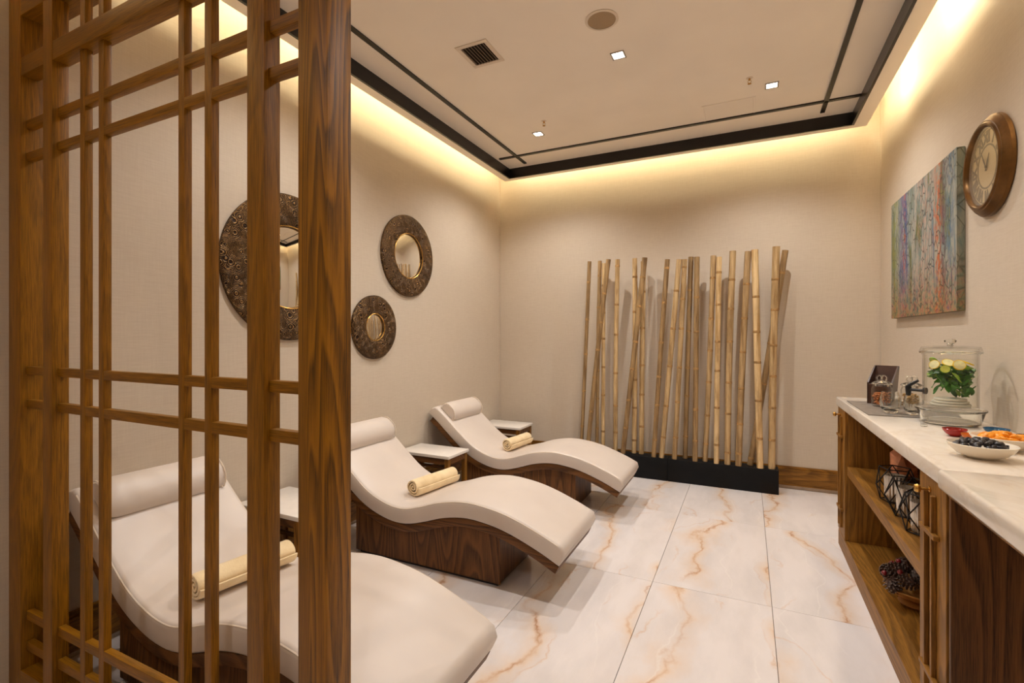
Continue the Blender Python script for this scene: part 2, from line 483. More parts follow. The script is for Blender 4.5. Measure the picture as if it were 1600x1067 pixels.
for b in ((-2.53, -2.43, YF, 5.05), (.802, .914, YF, 5.05), (-2.43, .802, 4.965, 5.05)):
    obj('soffit', MB().box(*b, ZS, ZS+.02, .002, 1), 'ceil', ce)
for b in ((-2.436, -2.428, YF, 4.967), (.80, .806, YF, 4.967), (-2.428, .80, 4.961, 4.967)):
    obj('black_fascia', MB().box(*b, ZS-.004, ZC+.001), 'black', ce)
# black reveal line on the fascia foot
for b in ((-2.44, -2.422, YF, 4.97), (.794, .812, YF, 4.97), (-2.422, .794, 4.953, 4.971)):
    obj('fascia_foot', MB().box(*b, ZS-.006, ZS+.006), 'black', ce)
# cove light strips (real lamps, hidden above the soffit)
obj('led_strip', MB().box(-2.466, -2.450, YF+.1, 4.98, 3.345, 3.357), 'cove', ce)
obj('led_strip', MB().box(-2.40, .78, 5.0, 5.012, 3.345, 3.357), 'cove', ce)
obj('led_strip', MB().box(.835, .851, YF+.1, 4.98, 3.345, 3.357), 'cove', ce)
for y0, y1 in ((4.28, 4.52), (3.25, 3.62), (1.9, 2.5)):
    obj('led_module', MB().box(.925, .94, y0, y1, 3.262, 3.27), 'cove_spot', ce)
# thin black strips on the ceiling
obj('trim_1', MB().box(-2.205, -2.172, YF, 4.86, ZC-.012, ZC), 'black', kind='structure')
obj('trim_2', MB().box(-2.385, .80, 4.612, 4.645, ZC-.012, ZC), 'black', kind='structure')
obj('trim_3', MB().box(.553, .586, YF, 4.845, ZC-.012, ZC), 'black', kind='structure')
# baseboards with a stepped head and a stone shoe
def board(name, x0, x1, y0, y1, ax):
    b = MB()
    if ax == 'y':
        b.box(x0, x1, y1-.016, y1, .028, .165); b.box(x0, x1, y1-.022, y1, .165, .178, .003); b.box(x0, x1, y1-.013, y1, .178, .205, .004)
    else:
        s = 1 if ax == 'x' else -1
        xx = sorted((x0, x0+s*.016)); b.box(xx[0], xx[1], y0, y1, .028, .165)
        xx = sorted((x0, x0+s*.022)); b.box(xx[0], xx[1], y0, y1, .165, .178, .003)
        xx = sorted((x0, x0+s*.013)); b.box(xx[0], xx[1], y0, y1, .178, .205, .004)
    return obj(name, b, 'cab_x' if ax == 'y' else 'cab_y', kind='structure')
bb = board('baseboard_back', XL+.03, XR-.03, 0, YB, 'y')
obj('stone_shoe', MB().box(XL+.03, XR-.03, YB-.03, YB, .001, .028, .003), plain('shoe_stone', lin(150, 126, 104), .4), bb)
board('baseboard_left', XL, 0, 1.0, YB-.03, 'x')
board('baseboard_right', XR, 0, 4.0, YB-.03, '-x')
obj('trim_4', MB().box(XL, XL+.008, YB-.02, YB-.006, .21, 3.45), 'wall', kind='structure')
obj('trim_5', MB().box(XR-.006, XR, YB-.014, YB-.004, .21, 3.45), 'wall', kind='structure')

# ------------------------------------------------------------------ ceiling fittings
def downlight(x, y, label, k=1.0):
    t = thing('downlight', label, 'ceiling light', (x, y, ZC), group='square recessed downlights')
    b = MB(); o, i_ = .046, .036
    for q in ((-o, o, -o, -i_), (-o, o, i_, o), (-o, -i_, -i_, i_), (i_, o, -i_, i_)): b.box(*q, -.006, 0, .001, 1)
    obj('frame', b, 'steel', t)
    obj('lens', MB().box(-.036, .036, -.036, .036, -.002, 0), 'lens', t)
    ld = bpy.data.lights.new('downlight_lamp', 'SPOT'); ld.energy = P_DOWN*k; ld.color = WARM
    ld.spot_size = math.radians(134); ld.spot_blend = .7; ld.shadow_soft_size = .022
    lo = bpy.data.objects.new('downlight_lamp', ld); C.objects.link(lo); lo.parent = t; lo.location = (0, 0, -.02)
    return t
downlight(*DOWN_SEEN[0], 'square recessed downlight beside the round ceiling speaker')
downlight(*DOWN_SEEN[1], 'square recessed downlight near the faint ceiling access hatch')
downlight(*DOWN_SEEN[2], 'square recessed downlight near the crossing black strips over the far lounger')
for k, (x, y) in enumerate(DOWN_MORE):
    downlight(x, y, ['square recessed downlight over the nearest lounger', 'square recessed downlight over the aisle by the counter end', 'unseen fill downlight added in the entrance left of the camera', 'unseen fill downlight added in the entrance right of the camera'][k], [.9, .7, .48, .4][k])
sp = thing('ceiling_speaker', 'round ceiling speaker with tan cloth grille set in the white ceiling', 'speaker', (-.787, 2.862, ZC))
obj('rim', MB().lathe([(.083, 0), (.098, -.001), (.099, -.004), (.083, -.006)], 48, close=True), 'white_plastic', sp)
obj('grille', MB().lathe([(0, -.004), (.06, -.004), (.083, -.003), (.083, 0), (0, 0)], 48), 'grille', sp)
vt = thing('air_vent', 'rectangular louvred air vent in the ceiling with white frame', 'vent', (-1.618, 2.853, ZC))
b = MB()
for q in ((-.118, .118, -.135, -.105), (-.118, .118, .105, .135), (-.118, -.088, -.105, .105), (.088, .118, -.105, .105)): b.box(*q, -.006, 0, .002, 1)
obj('frame', b, 'white_plastic', vt)
obj('duct', MB().box(-.088, .088, -.105, .105, -.001, .0), 'vent_dark', vt)
s0 = None
for k in range(8):
    x = -.077+.022*k
    if s0 is None:
        mb = MB(); mb.prism([(-.006, -.002), (-.0045, -.002), (.006, -.011), (.0045, -.011)], -.105, .105); s0 = obj('slat', mb, 'vent_slat', vt, (x, 0, 0), smooth=0)
    else: share('slat', s0, vt, (x, 0, 0))
def sprinkler(x, y, label):
    t = thing('sprinkler', label, 'sprinkler', (x, y, ZC), group='ceiling sprinklers')
    obj('escutcheon', MB().lathe([(0, -.004), (.02, -.003), (.024, 0), (0, 0)], 20), 'white_plastic', t)
    obj('stem', MB().lathe([(0, 0), (.007, 0), (.007, -.018), (.0, -.018)], 12), 'brass', t)
    b = MB()
    for s_ in (-1, 1): b.tube([(s_*.006, 0, -.016), (s_*.012, 0, -.026), (s_*.004, 0, -.040)], .002, 6)
    obj('yoke', b, 'brass', t)
    obj('deflector', MB().lathe([(0, -.044), (.013, -.043), (.013, -.041), (0, -.040)], 16), 'brass', t)
sprinkler(-1.615, 3.987, 'brass pendant sprinkler near the crossing black strips')
sprinkler(.013, 3.981, 'brass pendant sprinkler near the faint ceiling hatch')
ht = thing('access_hatch', 'faint square access hatch in the ceiling crossed by the black strip', 'hatch', (-.142, 4.48, ZC))
obj('panel', MB().box(-.185, .185, -.165, .125, -.003, 0, .001, 1), 'ceil', ht)
b = MB()
for q in ((-.2, .2, -.18, -.167), (-.2, -.187, -.167, .125), (.187, .2, -.167, .125)): b.box(*q, -.005, 0, .001, 1)
obj('frame', b, 'ceil', ht)

# ------------------------------------------------------------------ oak lattice screen
Y0 = .88
scr = thing('lattice_screen', 'tall oak lattice partition screen standing in the foreground, open grid of bars', 'screen', (-1.8, Y0, 0))
def bar(name, x0, x1, y0, y1, z0, z1, mat, bev=.002):
    return obj(name, MB().box(x0+1.8, x1+1.8, y0-Y0, y1-Y0, z0, z1, bev), mat, scr)
bar('stile', -2.668, -2.566, .88, .98, 0, 2.77, 'screen_z')
bar('end_post', -1.032, -.931, .88, .962, 0, 2.77, 'screen_post', .003)
bar('top_rail', -2.566, -1.032, .88, .98, 2.667, 2.77, 'screen_x')
bar('bottom_rail', -2.566, -1.032, .88, .98, 0, .10, 'screen_x')
bar('transom', -2.566, -1.032, .8815, .934, 2.432, 2.502, 'screen_x')
for x0, x1 in ((-2.384, -2.314), (-1.228, -1.160)): bar('broad_bar', x0, x1, .88, .931, .1, 2.667, 'screen_z')
for x0, x1 in ((-2.153, -2.119), (-2.028, -1.995), (-1.568, -1.539), (-1.440, -1.408)):
    bar('thin_bar', x0, x1, .897, .921, .1, 2.667, 'screen_z', .0012)
for z0, z1 in ((2.229, 2.262), (2.103, 2.134), (1.258, 1.290), (1.126, 1.159), (.290, .325), (.170, .204)):
    bar('thin_rail', -2.566, -1.032, .8976, .921, z0, z1, 'screen_x', .0012)

# ------------------------------------------------------------------ wave loungers
PROF = [(-2.585, .778), (-2.473, .690), (-2.319, .556), (-2.171, .442), (-2.03, .383), (-1.9, .366), (-1.78, .392), (-1.645, .437),
        (-1.528, .462), (-1.415, .470), (-1.30, .460), (-1.2, .442), (-1.1, .413), (-1.0, .376), (-.93, .347), (-.838, .303)]
CUR, LEN = spline(PROF, 72)
W_, TH = .60, .098
def frame_at(i):
    a, b = CUR[max(0, i-1)][0], CUR[min(len(CUR)-1, i+1)][0]
    t = (b-a).normalized(); n = Vector((-t.z, 0, t.x))
    return CUR[i][0], t, n
def slab(n0, n1, y0, y1, rt, rb, crown, r_end, trim0=0):
    """rounded slab that follows the wave, between normal offsets n0 (top) and n1 (bottom)"""
    mb = MB(); rings = []
    idx = [i for i in range(len(CUR)) if CUR[i][1] >= trim0]
    extra = 5
    seq = []
    for q in range(extra): seq.append((idx[0], q/extra, 0))
    seq = [(i, None) for i in idx]
    for i in idx:
        p, t, n = frame_at(i); s = CUR[i][1]
        e0, e1 = s-trim0, LEN-s
        d = min(e0, e1); sh = 0
        if d < r_end: sh = r_end-math.sqrt(max(0, r_end**2-(r_end-d)**2))
        top = n0-sh; sec = []
        def arc(cy, cn, r, a0, a1, k=4):
            for j in range(k+1):
                a = a0+(a1-a0)*j/k; sec.append((cy+r*math.cos(a), cn+r*math.sin(a)))
        yc = (y0+y1)/2
        rt_ = min(rt, (top-n1)*.45)
        arc(y0+rt_, top-rt_, rt_, PI, PI/2)
        for j in range(1, 8):
            u = j/8; yy = y0+rt_+(y1-y0-2*rt_)*u
            sec.append((yy, top+crown*(1-(2*u-1)**4)))
        arc(y1-rt_, top-rt_, rt_, PI/2, 0)
        arc(y1-rb, n1+rb, rb, 0, -PI/2, 2); arc(y0+rb, n1+rb, rb, -PI/2, -PI, 2)
        rings.append(mb.verts([p+n*c_+Vector((0, y_, 0)) for y_, c_ in sec]))
    for a, b in zip(rings, rings[1:]):
        for k in range(len(a)): mb.face((a[k], a[(k+1) % len(a)], b[(k+1) % len(a)], b[k]))
    mb.face(rings[0]); mb.face(rings[-1][::-1])
    return mb
LX = -1.75
def shift(mb): bmesh.ops.translate(mb.bm, verts=list(mb.bm.verts), vec=(-LX, 0, 0)); return mb
def make_lounger(label, y):
    t = thing('wave_lounger', label, 'lounger', (LX, y, 0), group='cream wave loungers along the left wall')
    obj('cushion', shift(slab(0, -TH, 0, W_, .022, .008, .007, .03)), 'leather', t, smooth=60)
    for yy in (.006, W_-.006):
        mb = MB(); pts = []
        for i in range(2, len(CUR)-2, 1):
            p, tt, n = frame_at(i); pts.append(p+n*(-.010)+Vector((0, yy-.001 if yy < .3 else yy+.001, 0)))
        mb.tube(pts, .0038, 6); obj('piping', shift(mb), 'piping', t)
    obj('shell', shift(slab(-TH-.003, -TH-.050, .006, W_-.006, .003, .003, 0, .004, .045)), 'base_x', t, smooth=50)
    # plinth base: front panel follows the underside of the shell
    und = []
    for i in range(len(CUR)):
        p, tt, n = frame_at(i); q = p+n*(-TH-.040); und.append((q.x, q.z))
    und = [(x, z) for x, z in und if -2.30 < x < -1.255]
    und = [(-2.30, und[0][1]+.004)] + und + [(-1.252, und[-1][1]-.001)]
    poly = [(-2.30, .022)] + und + [(-1.252, .022)]
    obj('plinth', shift(MB().prism(poly, .045, .50)), 'base_z', t, smooth=0)
    obj('corner_post', shift(MB().box(-1.258, -1.244, .038, .054, .022, und[-1][1]-.006, .002, 1)), 'base_z', t)
    obj('toe_kick', shift(MB().box(-2.28, -1.27, .065, .48, 0, .024)), 'black', t)
    # bolster headrest
    mb = MB(); rings = []
    i0 = min(range(len(CUR)), key=lambda i: abs(CUR[i][1]-.135)); p, tt, n = frame_at(i0)
    K = 22
    for j in range(13):
        u = j/12; y_ = .045+(.51)*u
        e = min(u, 1-u)*.51; k = 1 if e > .03 else (.86+.14*math.sqrt(max(0, 1-((.03-e)/.03)**2)))
        ring = []
        for q in range(K):
            a = 2*PI*q/K; ca, sa = math.cos(a), math.sin(a)
            x_ = .092*abs(ca)**.8*(1 if ca > 0 else -1)*k
            z_ = (.080*abs(sa)**.85 if sa > 0 else -.004*abs(sa))*k
            x_ -= .014*z_/.08
            ring.append(p+tt*x_+n*(z_+.010)+Vector((0, y_, 0)))
        rings.append(mb.verts(ring))
    for a, b in zip(rings, rings[1:]):
        for k in range(K): mb.face((a[k], a[(k+1) % K], b[(k+1) % K], b[k]))
    mb.face(rings[0]); mb.face(rings[-1][::-1])
    hd = obj('headrest', shift(mb), 'leather', t, smooth=50)
    for yy in (.047, .553):
        mb = MB(); pts = []
        for q in range(K):
            a = 2*PI*q/K; ca, sa = math.cos(a), math.sin(a)
            x_ = .088*abs(ca)**.8*(1 if ca > 0 else -1); z_ = (.076*abs(sa)**.85 if sa > 0 else -.002)
            x_ -= .014*z_/.08
            pts.append(p+tt*x_+n*(z_+.010)+Vector((0, yy, 0)))
        mb.tube(pts, .0032, 6, closed=True); obj('seam', shift(mb), 'piping', hd)
    return t
LY = [1.045, 2.375, 3.705]
l1 = make_lounger('cream leather wave lounger on oak plinth, nearest, directly behind the lattice screen', LY[0])
dup(l1, (LX, LY[1], 0), 'cream leather wave lounger on oak plinth, the middle one of the three')
dup(l1, (LX, LY[2], 0), 'cream leather wave lounger on oak plinth, farthest, beside the bamboo poles')

# rolled towels
def towel_mesh(r=.061, L=.40, turns=3.0, seed=0):
    mb = MB(); N = 90; th = r/(turns+.6)
    outer, inner = [], []
    for k in range(N+1):
        a = 2*PI*turns*k/N; rr = .008+(r-.008)*k/N
        wob = 1+.05*math.sin(a*1.7+seed)+.03*math.sin(a*3.1+seed*2)
        sq = 1-.06*max(0, -math.sin(a+PI))  # sags a little where it lies
        outer.append((rr*wob*math.cos(a), rr*wob*math.sin(a)*sq)); r2 = rr-th*.60
        inner.append((r2*wob*math.cos(a), r2*wob*math.sin(a)*sq))
    rings = []
    ys = [0, .004, .012, L*.25, L*.5, L*.75, L-.012, L-.004, L]
    for j, y in enumerate(ys):
        k = .93 if j in (0, len(ys)-1) else (.975 if j in (1, len(ys)-2) else 1)
        if 2 < j < len(ys)-3: k *= 1+.02*math.sin(seed+j*2)
        loop = [(x*k, y, z*k) for x, z in outer]+[(x*k, y, z*k) for x, z in inner[::-1]]
        rings.append(mb.verts(loop))
    n = len(rings[0])
    for a, b in zip(rings, rings[1:]):
        for i in range(n): mb.face((a[i], a[(i+1) % n], b[(i+1) % n], b[i]))
    for rg in (rings[0], rings[-1]):
        for i in range(N): mb.face((rg[i], rg[i+1], rg[n-2-i], rg[n-1-i]))
    return mb
for k, (yy, lab, dy, rz) in enumerate(((LY[0], 'cream rolled towel lying on the nearest lounger behind the lattice screen', .125, -.15),
                            (LY[1], 'cream rolled towel lying on the middle lounger', .175, -.15),
                            (LY[2], 'cream rolled towel lying on the farthest lounger by the bamboo', .21, -.11))):
    obj('rolled_towel', towel_mesh(seed=k*1.3, L=.40 if k != 2 else .38), 'terry', None, (-1.945, yy+dy, .366+.007+(.0595 if k < 2 else .064)), smooth=50, label=lab, cat='towel', group='rolled towels on the loungers').rotation_euler = (0, 0, rz)

# ------------------------------------------------------------------ side tables
def side_table(y0, y1, label):
    x0, x1 = -2.64, -2.138; xc, yc = (x0+x1)/2, (y0+y1)/2; hx, hy = (x1-x0)/2, (y1-y0)/2
    t = thing('side_table', label, 'side table', (xc, yc, 0), group='side tables between the loungers')
    obj('table_top', MB().box(-hx, hx, -hy, hy, .426, .450, .003), 'white_top', t)
    for sx in (-1, 1):
        for sy in (-1, 1):
            cx, cy = sx*(hx-.03), sy*(hy-.03)
            obj('leg', MB().box(cx-.018, cx+.018, cy-.018, cy+.018, 0, .426, .002, 1), 'cab_z', t)
    obj('apron', MB().box(-hx+.015, hx-.015, -hy+.02, hy-.02, .375, .424), 'base_x', t)
    obj('back_panel', MB().box(-hx+.02, -hx+.032, -hy+.04, hy-.04, .06, .38), 'base_z', t)
    for z in (.24, .30):
        obj('slat', MB().box(-hx+.045, hx-.045, -.012, .012, z, z+.02, .002, 1), 'base_x', t)
    obj('shelf', MB().box(-hx+.03, hx-.03, -hy+.03, hy-.03, .12, .14, .002, 1), 'base_x', t)
side_table(1.825, 2.185, 'white topped side table between the nearest and middle loungers')
side_table(3.265, 3.58, 'white topped side table between the middle and farthest loungers')
side_table(4.605, 4.955, 'white topped side table in the far left corner past the last lounger')

# ------------------------------------------------------------------ wall mirrors
def mirror(y, z, R, rg, label):
    t = thing('round_mirror', label, 'mirror', (XL, y, z), group='round bronze mirrors on the left wall')
    prof = [(rg-.004, .006), (rg, .019), (rg+.006, .023), (rg+(R-rg)*.5, .031), (R-.012, .028), (R, .020), (R, .002), (rg-.004, .002)]
    obj('frame', MB().lathe(prof, 72, axis='x', close=True), 'bronze', t)
    obj('glass', MB().lathe([(0, .011), (rg-.012, .011), (rg, .008), (rg, .003), (0, .003)], 56, axis='x'), 'mirror', t)
    mb = MB(); mb.tube([(.021, (rg+.002)*math.cos(2*PI*k/56), (rg+.002)*math.sin(2*PI*k/56)) for k in range(56)], .004, 6, closed=True)
    obj('bead', mb, 'brass', t)
mirror(2.205, 1.851, .468, .262, 'largest round mirror with broad embossed bronze frame, partly behind screen')
mirror(3.425, 2.105, .352, .192, 'medium round mirror with embossed bronze frame, highest near the corner')
mirror(3.00, 1.480, .252, .104, 'smallest round mirror with embossed bronze frame, hung lowest')

# ------------------------------------------------------------------ bamboo and its plinths
for x0, x1, lab in ((-1.75, -.70, 'black slate plinth block behind the far lounger under the bamboo'),
                    (-.698, .25, 'black slate plinth block under the bamboo, ending at the wooden baseboard')):
    obj('slate_plinth', MB().box(0, x1-x0, 4.915-5.07, 0.0, 0, .216, .003), 'slate', None, (x0, 5.07, 0), label=lab, cat='plinth', group='black plinths under the bamboo')
POLES = [  # top x, top z, foot x, foot y, top y, radius
    (-1.503, 2.198, -1.593, 4.990, 4.990, 0.020),
    (-1.404, 2.203, -1.435, 5.035, 5.035, 0.020),
    (-1.291, 2.200, -1.514, 4.955, 4.955, 0.024),
    (-1.362, 2.175, -1.368, 5.035, 5.035, 0.020),
    (-1.205, 2.199, -1.226, 4.990, 4.990, 0.023),
    (-1.039, 2.204, -1.044, 5.020, 5.035, 0.024),
    (-0.923, 2.192, -1.142, 4.955, 4.955, 0.026),
    (-0.953, 2.168, -0.969, 5.020, 5.035, 0.026),
    (-0.711, 2.165, -0.835, 4.945, 4.990, 0.024),
    (-0.596, 2.152, -0.760, 4.945, 4.955, 0.025),
    (-0.546, 2.149, -0.640, 4.945, 4.955, 0.024),
    (-0.496, 2.181, -0.549, 5.020, 5.035, 0.024),
    (-0.438, 2.170, -0.451, 4.945, 4.990, 0.025),
    (-0.291, 2.171, -0.365, 4.986, 4.990, 0.025),
    (-0.240, 2.151, -0.263, 4.945, 4.955, 0.024),
    (-0.123, 2.203, -0.168, 4.952, 4.990, 0.028),
    (0.005, 2.189, -0.075, 4.945, 4.990, 0.028),
    (0.059, 2.195, 0.103, 4.945, 4.955, 0.029),
    (0.232, 2.210, 0.196, 4.965, 4.955, 0.030),
    (0.307, 2.184, 0.021, 5.020, 5.035, 0.026)]
ORD = ['first', 'second', 'third', 'fourth', 'fifth', 'sixth', 'seventh', 'eighth', 'ninth', 'tenth', 'eleventh', 'twelfth', 'thirteenth',
       'fourteenth', 'fifteenth', 'sixteenth', 'seventeenth', 'eighteenth', 'nineteenth', 'twentieth']
order = sorted(range(20), key=lambda i: POLES[i][0])
for i, (tx, tz, fx, fy, ty, r) in enumerate(POLES):
    rank = order.index(i)
    lean = tx-fx
    how = 'leaning steeply to the right' if lean > .2 else ('leaning to the right' if lean > .06 else ('leaning to the left' if lean < -.03 else 'nearly upright'))
    lab = f'{ORD[rank]} bamboo pole from the left along the back wall, {how}'
    t = thing('bamboo_pole', lab, 'bamboo pole', (fx, fy, .217), group='bamboo poles on the black plinths')
    rnd = random.Random(i*13+5)
    A = Vector((0, 0, 0)); B = Vector((tx-fx, ty-fy, tz-.217)); L = (B-A).length
    bow = Vector((rnd.uniform(-.008, .008), 0, 0))
    at = lambda u: A.lerp(B, u)+bow*math.sin(PI*u)
    nodes = []; s_ = rnd.uniform(.06, .3)
    while s_ < L-.04: nodes.append(s_); s_ += rnd.uniform(.27, .40)
    us = sorted(set([0, .5, 1]+[k/14 for k in range(15)]))
    mb = MB(); pts = [at(u) for u in us]; rr = [r*(1-.16*(1-u)) if rnd.random() < 2 else r for u in us]
    rr = [r*(.97+.05*u) for u in us]
    mb.tube(pts, rr, 14, cap=False)
    inn = [(at(1)+(at(1)-at(.98)).normalized()*(-d), q) for d, q in ((0, r*1.02), (0, r*.72), (.03, r*.70))]
    mb.tube([inn[1][0], inn[2][0]], [r*.72, r*.7], 14, cap=True)
    # end faces
    me_t = (at(1)-at(.98)).normalized()
    mb.lathe([], 3) if False else None
    mb.tube([at(1)-me_t*.0005, at(1)], [r*1.02, r*.72], 14, cap=False)
    mb.tube([at(0), at(0)+me_t*.0005], [r*.3, r*.97], 14, cap=True)
    obj('culm', mb, 'bamboo', t, smooth=40)
    for s_ in nodes:
        u = s_/L; p = at(u); d = (at(min(1, u+.02))-at(max(0, u-.02))).normalized(); q = r*(.97+.05*u)
        mb = MB(); mb.tube([p-d*.010, p-d*.003, p, p+d*.002, p+d*.005, p+d*.012], [q*1.0, q*1.07, q*1.10, q*1.01, q*1.06, q*1.0], 14, cap=False)
        obj('node_ring', mb, 'node', t, smooth=60)

# ------------------------------------------------------------------ painting and clock on the right wall
pt = thing('canvas_painting', 'unframed canvas painting of blue and orange birch trunks on right wall', 'painting', (XR, 3.367, 1.545))
obj('canvas', MB().box(-.037, -.036, 0.0005, 1.307, 0.0005, .8715), 'canvas', pt)
obj('wrapped_edge', MB().box(-.0362, -.002, 0, 1.3075, 0, .872, .002, 1), 'canvas_side', pt)
ck = thing('wall_clock', 'round bronze wall clock with Roman numerals beside the painting', 'clock', (XR, 3.045, 2.21))
prof = [(.176, -.022), (.180, -.040), (.187, -.050), (.196, -.051), (.203, -.044), (.208, -.043), (.214, -.036), (.222, -.032), (.227, -.025), (.233, -.020), (.235, -.006), (.231, -.001), (.170, -.001)]
obj('case', MB().lathe(prof, 80, axis='x', close=True), 'clock_frame', ck, smooth=30)
dl = obj('dial', MB().lathe([(0, -.022), (.178, -.022), (.178, -.010), (0, -.010)], 64, axis='x'), 'dial', ck)
obj('chapter_ring', MB().lathe([(.096, -.0220), (.096, -.0232), (.104, -.0232), (.104, -.0220)], 64, axis='x', close=True), 'dial_ring', dl)
obj('minute_ring', MB().lathe([(.166, -.0220), (.166, -.0232), (.170, -.0232), (.170, -.0220)], 64, axis='x', close=True), 'dial_ring', dl)
for k, s_ in enumerate(['XII', 'I', 'II', 'III', 'IV', 'V', 'VI', 'VII', 'VIII', 'IX', 'X', 'XI']):
    cu = bpy.data.curves.new('numeral', 'FONT'); cu.body = s_; cu.size = .074; cu.align_x = 'CENTER'; cu.align_y = 'CENTER'; cu.extrude = .0006; cu.offset = .0035
    cu.space_character = .92
    tmp = bpy.data.objects.new('numeral_text', cu); C.objects.link(tmp); bpy.context.view_layer.update()
    me = bpy.data.meshes.new_from_object(tmp.evaluated_get(bpy.context.evaluated_depsgraph_get()))
    bpy.data.objects.remove(tmp); me.materials.clear(); me.materials.append(M['dial_ring'])
    o = bpy.data.objects.new('numeral', me); C.objects.link(o); o.parent = dl
    a = k*PI/6
    # viewer looks along +x: clock right is -y
    right, up, out = Vector((0, -1, 0)), Vector((0, 0, 1)), Vector((-1, 0, 0))
    rd = up*math.cos(a)+right*math.sin(a); tg = right*math.cos(a)-up*math.sin(a)
    mt = Matrix.Identity(4)
    for r_ in range(3): mt[r_][0] = tg[r_]*.8; mt[r_][1] = rd[r_]; mt[r_][2] = out[r_]; mt[r_][3] = (rd*.135+out*.0232)[r_]
    o.matrix_local = mt
def hand(ang, L, w_, tail, xoff):
    a = math.radians(ang); rd = Vector((0, -math.sin(a), math.cos(a))); sd = Vector((0, -math.cos(a), -math.sin(a)))
    mb = MB(); vs = []
    for x in (xoff, xoff-.002):
        vs.append(mb.verts([Vector((x, 0, 0))+rd*q+sd*s for q, s in ((-tail, -w_*.6), (L*.45, -w_), (L, 0), (L*.45, w_), (-tail, w_*.6))]))
    n = 5; mb.face(vs[0]); mb.face(vs[1][::-1])
    for i in range(n): mb.face((vs[0][i], vs[0][(i+1) % n], vs[1][(i+1) % n], vs[1][i]))
    return mb
obj('minute_hand', hand(-30, .092, .0042, .025, -.028), 'hand', ck)
obj('hour_hand', hand(29, .064, .005, .02, -.025), 'hand', ck)
obj('hand_cap', MB().lathe([(0, -.032), (.006, -.031), (.007, -.024), (0, -.023)], 16, axis='x'), 'hand', ck)
obj('cover_glass', MB().lathe([(0, -.0395), (.178, -.0395), (.178, -.038), (0, -.038)], 48, axis='x'), 'glass', ck)

# ------------------------------------------------------------------ sideboard
XC, ZK = .555, .996
YN, YFAR = 1.945, 3.955
sb = thing('open_sideboard', 'open oak sideboard with two shelves and brass latticed end doors', 'sideboard', (.8, 2.95, 0))
def part(name, x0, x1, y0, y1, z0, z1, mat, bev=.002, par=None):
    return obj(name, MB().box(x0-.8, x1-.8, y0-2.95, y1-2.95, z0, z1, bev, 1), mat, par or sb)
part('kick_board', XC+.002, 1.03, YN, YFAR, 0, .095, 'cab_y')
part('bottom_shelf', XC, 1.03, YN+.02, YFAR-.02, .095, .112, 'cab_y')
part('back_panel', 1.018, 1.034, YN+.02, YFAR-.02, .10, .936, 'base_z')
part('side_panel', XC+.02, 1.03, YN, YN+.02, .095, .936, 'base_z')
part('side_panel', XC+.02, 1.03, YFAR-.02, YFAR, .095, .936, 'cab_z')
part('divider', XC+.02, 1.018, 2.188, 2.206, .112, .936, 'cab_z')
part('divider', XC+.02, 1.018, 3.695, 3.713, .112, .936, 'cab_z')
part('middle_shelf', XC+.012, 1.018, 2.206, 3.695, .530, .585, 'cab_y')
part('top_panel', XC+.015, 1.03, YN+.02, YFAR-.02, .918, .936, 'cab_y')
def panel_door(y0, y1):
    d = part('door', XC, XC+.02, y0, y1, .114, .934, 'cab_z')
    yc = (y0+y1)/2
    for dy in (-.036, .036):
        part('rib', XC-.014, XC, yc+dy-.007, yc+dy+.007, .165, .885, 'cab_z', .0015, d)
    for z in (.285, .757):
        part('cross_rib', XC-.017, XC-.001, yc-.075, yc+.075, z-.008, z+.008, 'cab_y', .0015, d)
    k = MB(); k.lathe([(0, 0), (.011, 0), (.011, -.003), (.005, -.005), (.005, -.024), (.012, -.027), (.0145, -.034), (.012, -.042), (0, -.045)], 20, (XC-.8, yc+.02-2.95, .892), 'x')
    obj('knob', k, 'brass', d)
panel_door(YN+.004, 2.204); panel_door(3.70, YFAR-.003)
# counter slabs
tp = obj('marble_counter', MB().box(XC-.010-.8, .238, YN-2.95+.002, YFAR+.008-2.95, .938, ZK, .006, 3), 'marble', None, (.8, 2.95, 0), label='long white marble counter slab on the oak sideboard, far half', cat='countertop', group='marble counter slabs')
dk = thing('counter_desk', 'knee-hole end of the counter with thick marble slab and dark wood panel', 'counter', (.8, 1.2, 0))
def dpart(name, x0, x1, y0, y1, z0, z1, mat, bev=.002, seg=1):
    return obj(name, MB().box(x0-.8, x1-.8, y0-1.2, y1-1.2, z0, z1, bev, seg), mat, dk)
dpart('marble_slab', XC-.024, 1.038, .45, YN-.002, .936, ZK+.0015, 'marble', .012, 4)
dpart('edge_trim', XC+.002, XC+.014, .47, YN-.006, .914, .936, 'cab_y')
dpart('support_rail', XC+.014, 1.03, .47, YN-.006, .924, .936, 'base_y')
dpart('wood_panel', XC+.004, 1.03, YN-.022, YN-.006, 0, .924, 'base_z')
dpart('end_panel', XC+.004, 1.03, .47, .50, 0, .924, 'base_z')

# ------------------------------------------------------------------ counter-top items
ZI = ZK+.0005
obj('slate_mat', MB().box(-.19, .19, -.305, .305, 0, .005, .001, 1), 'mat', None, (.757, 3.405, ZI), label='thin grey slate mat under the jars on the marble counter', cat='mat')
ZM = ZI+.0055
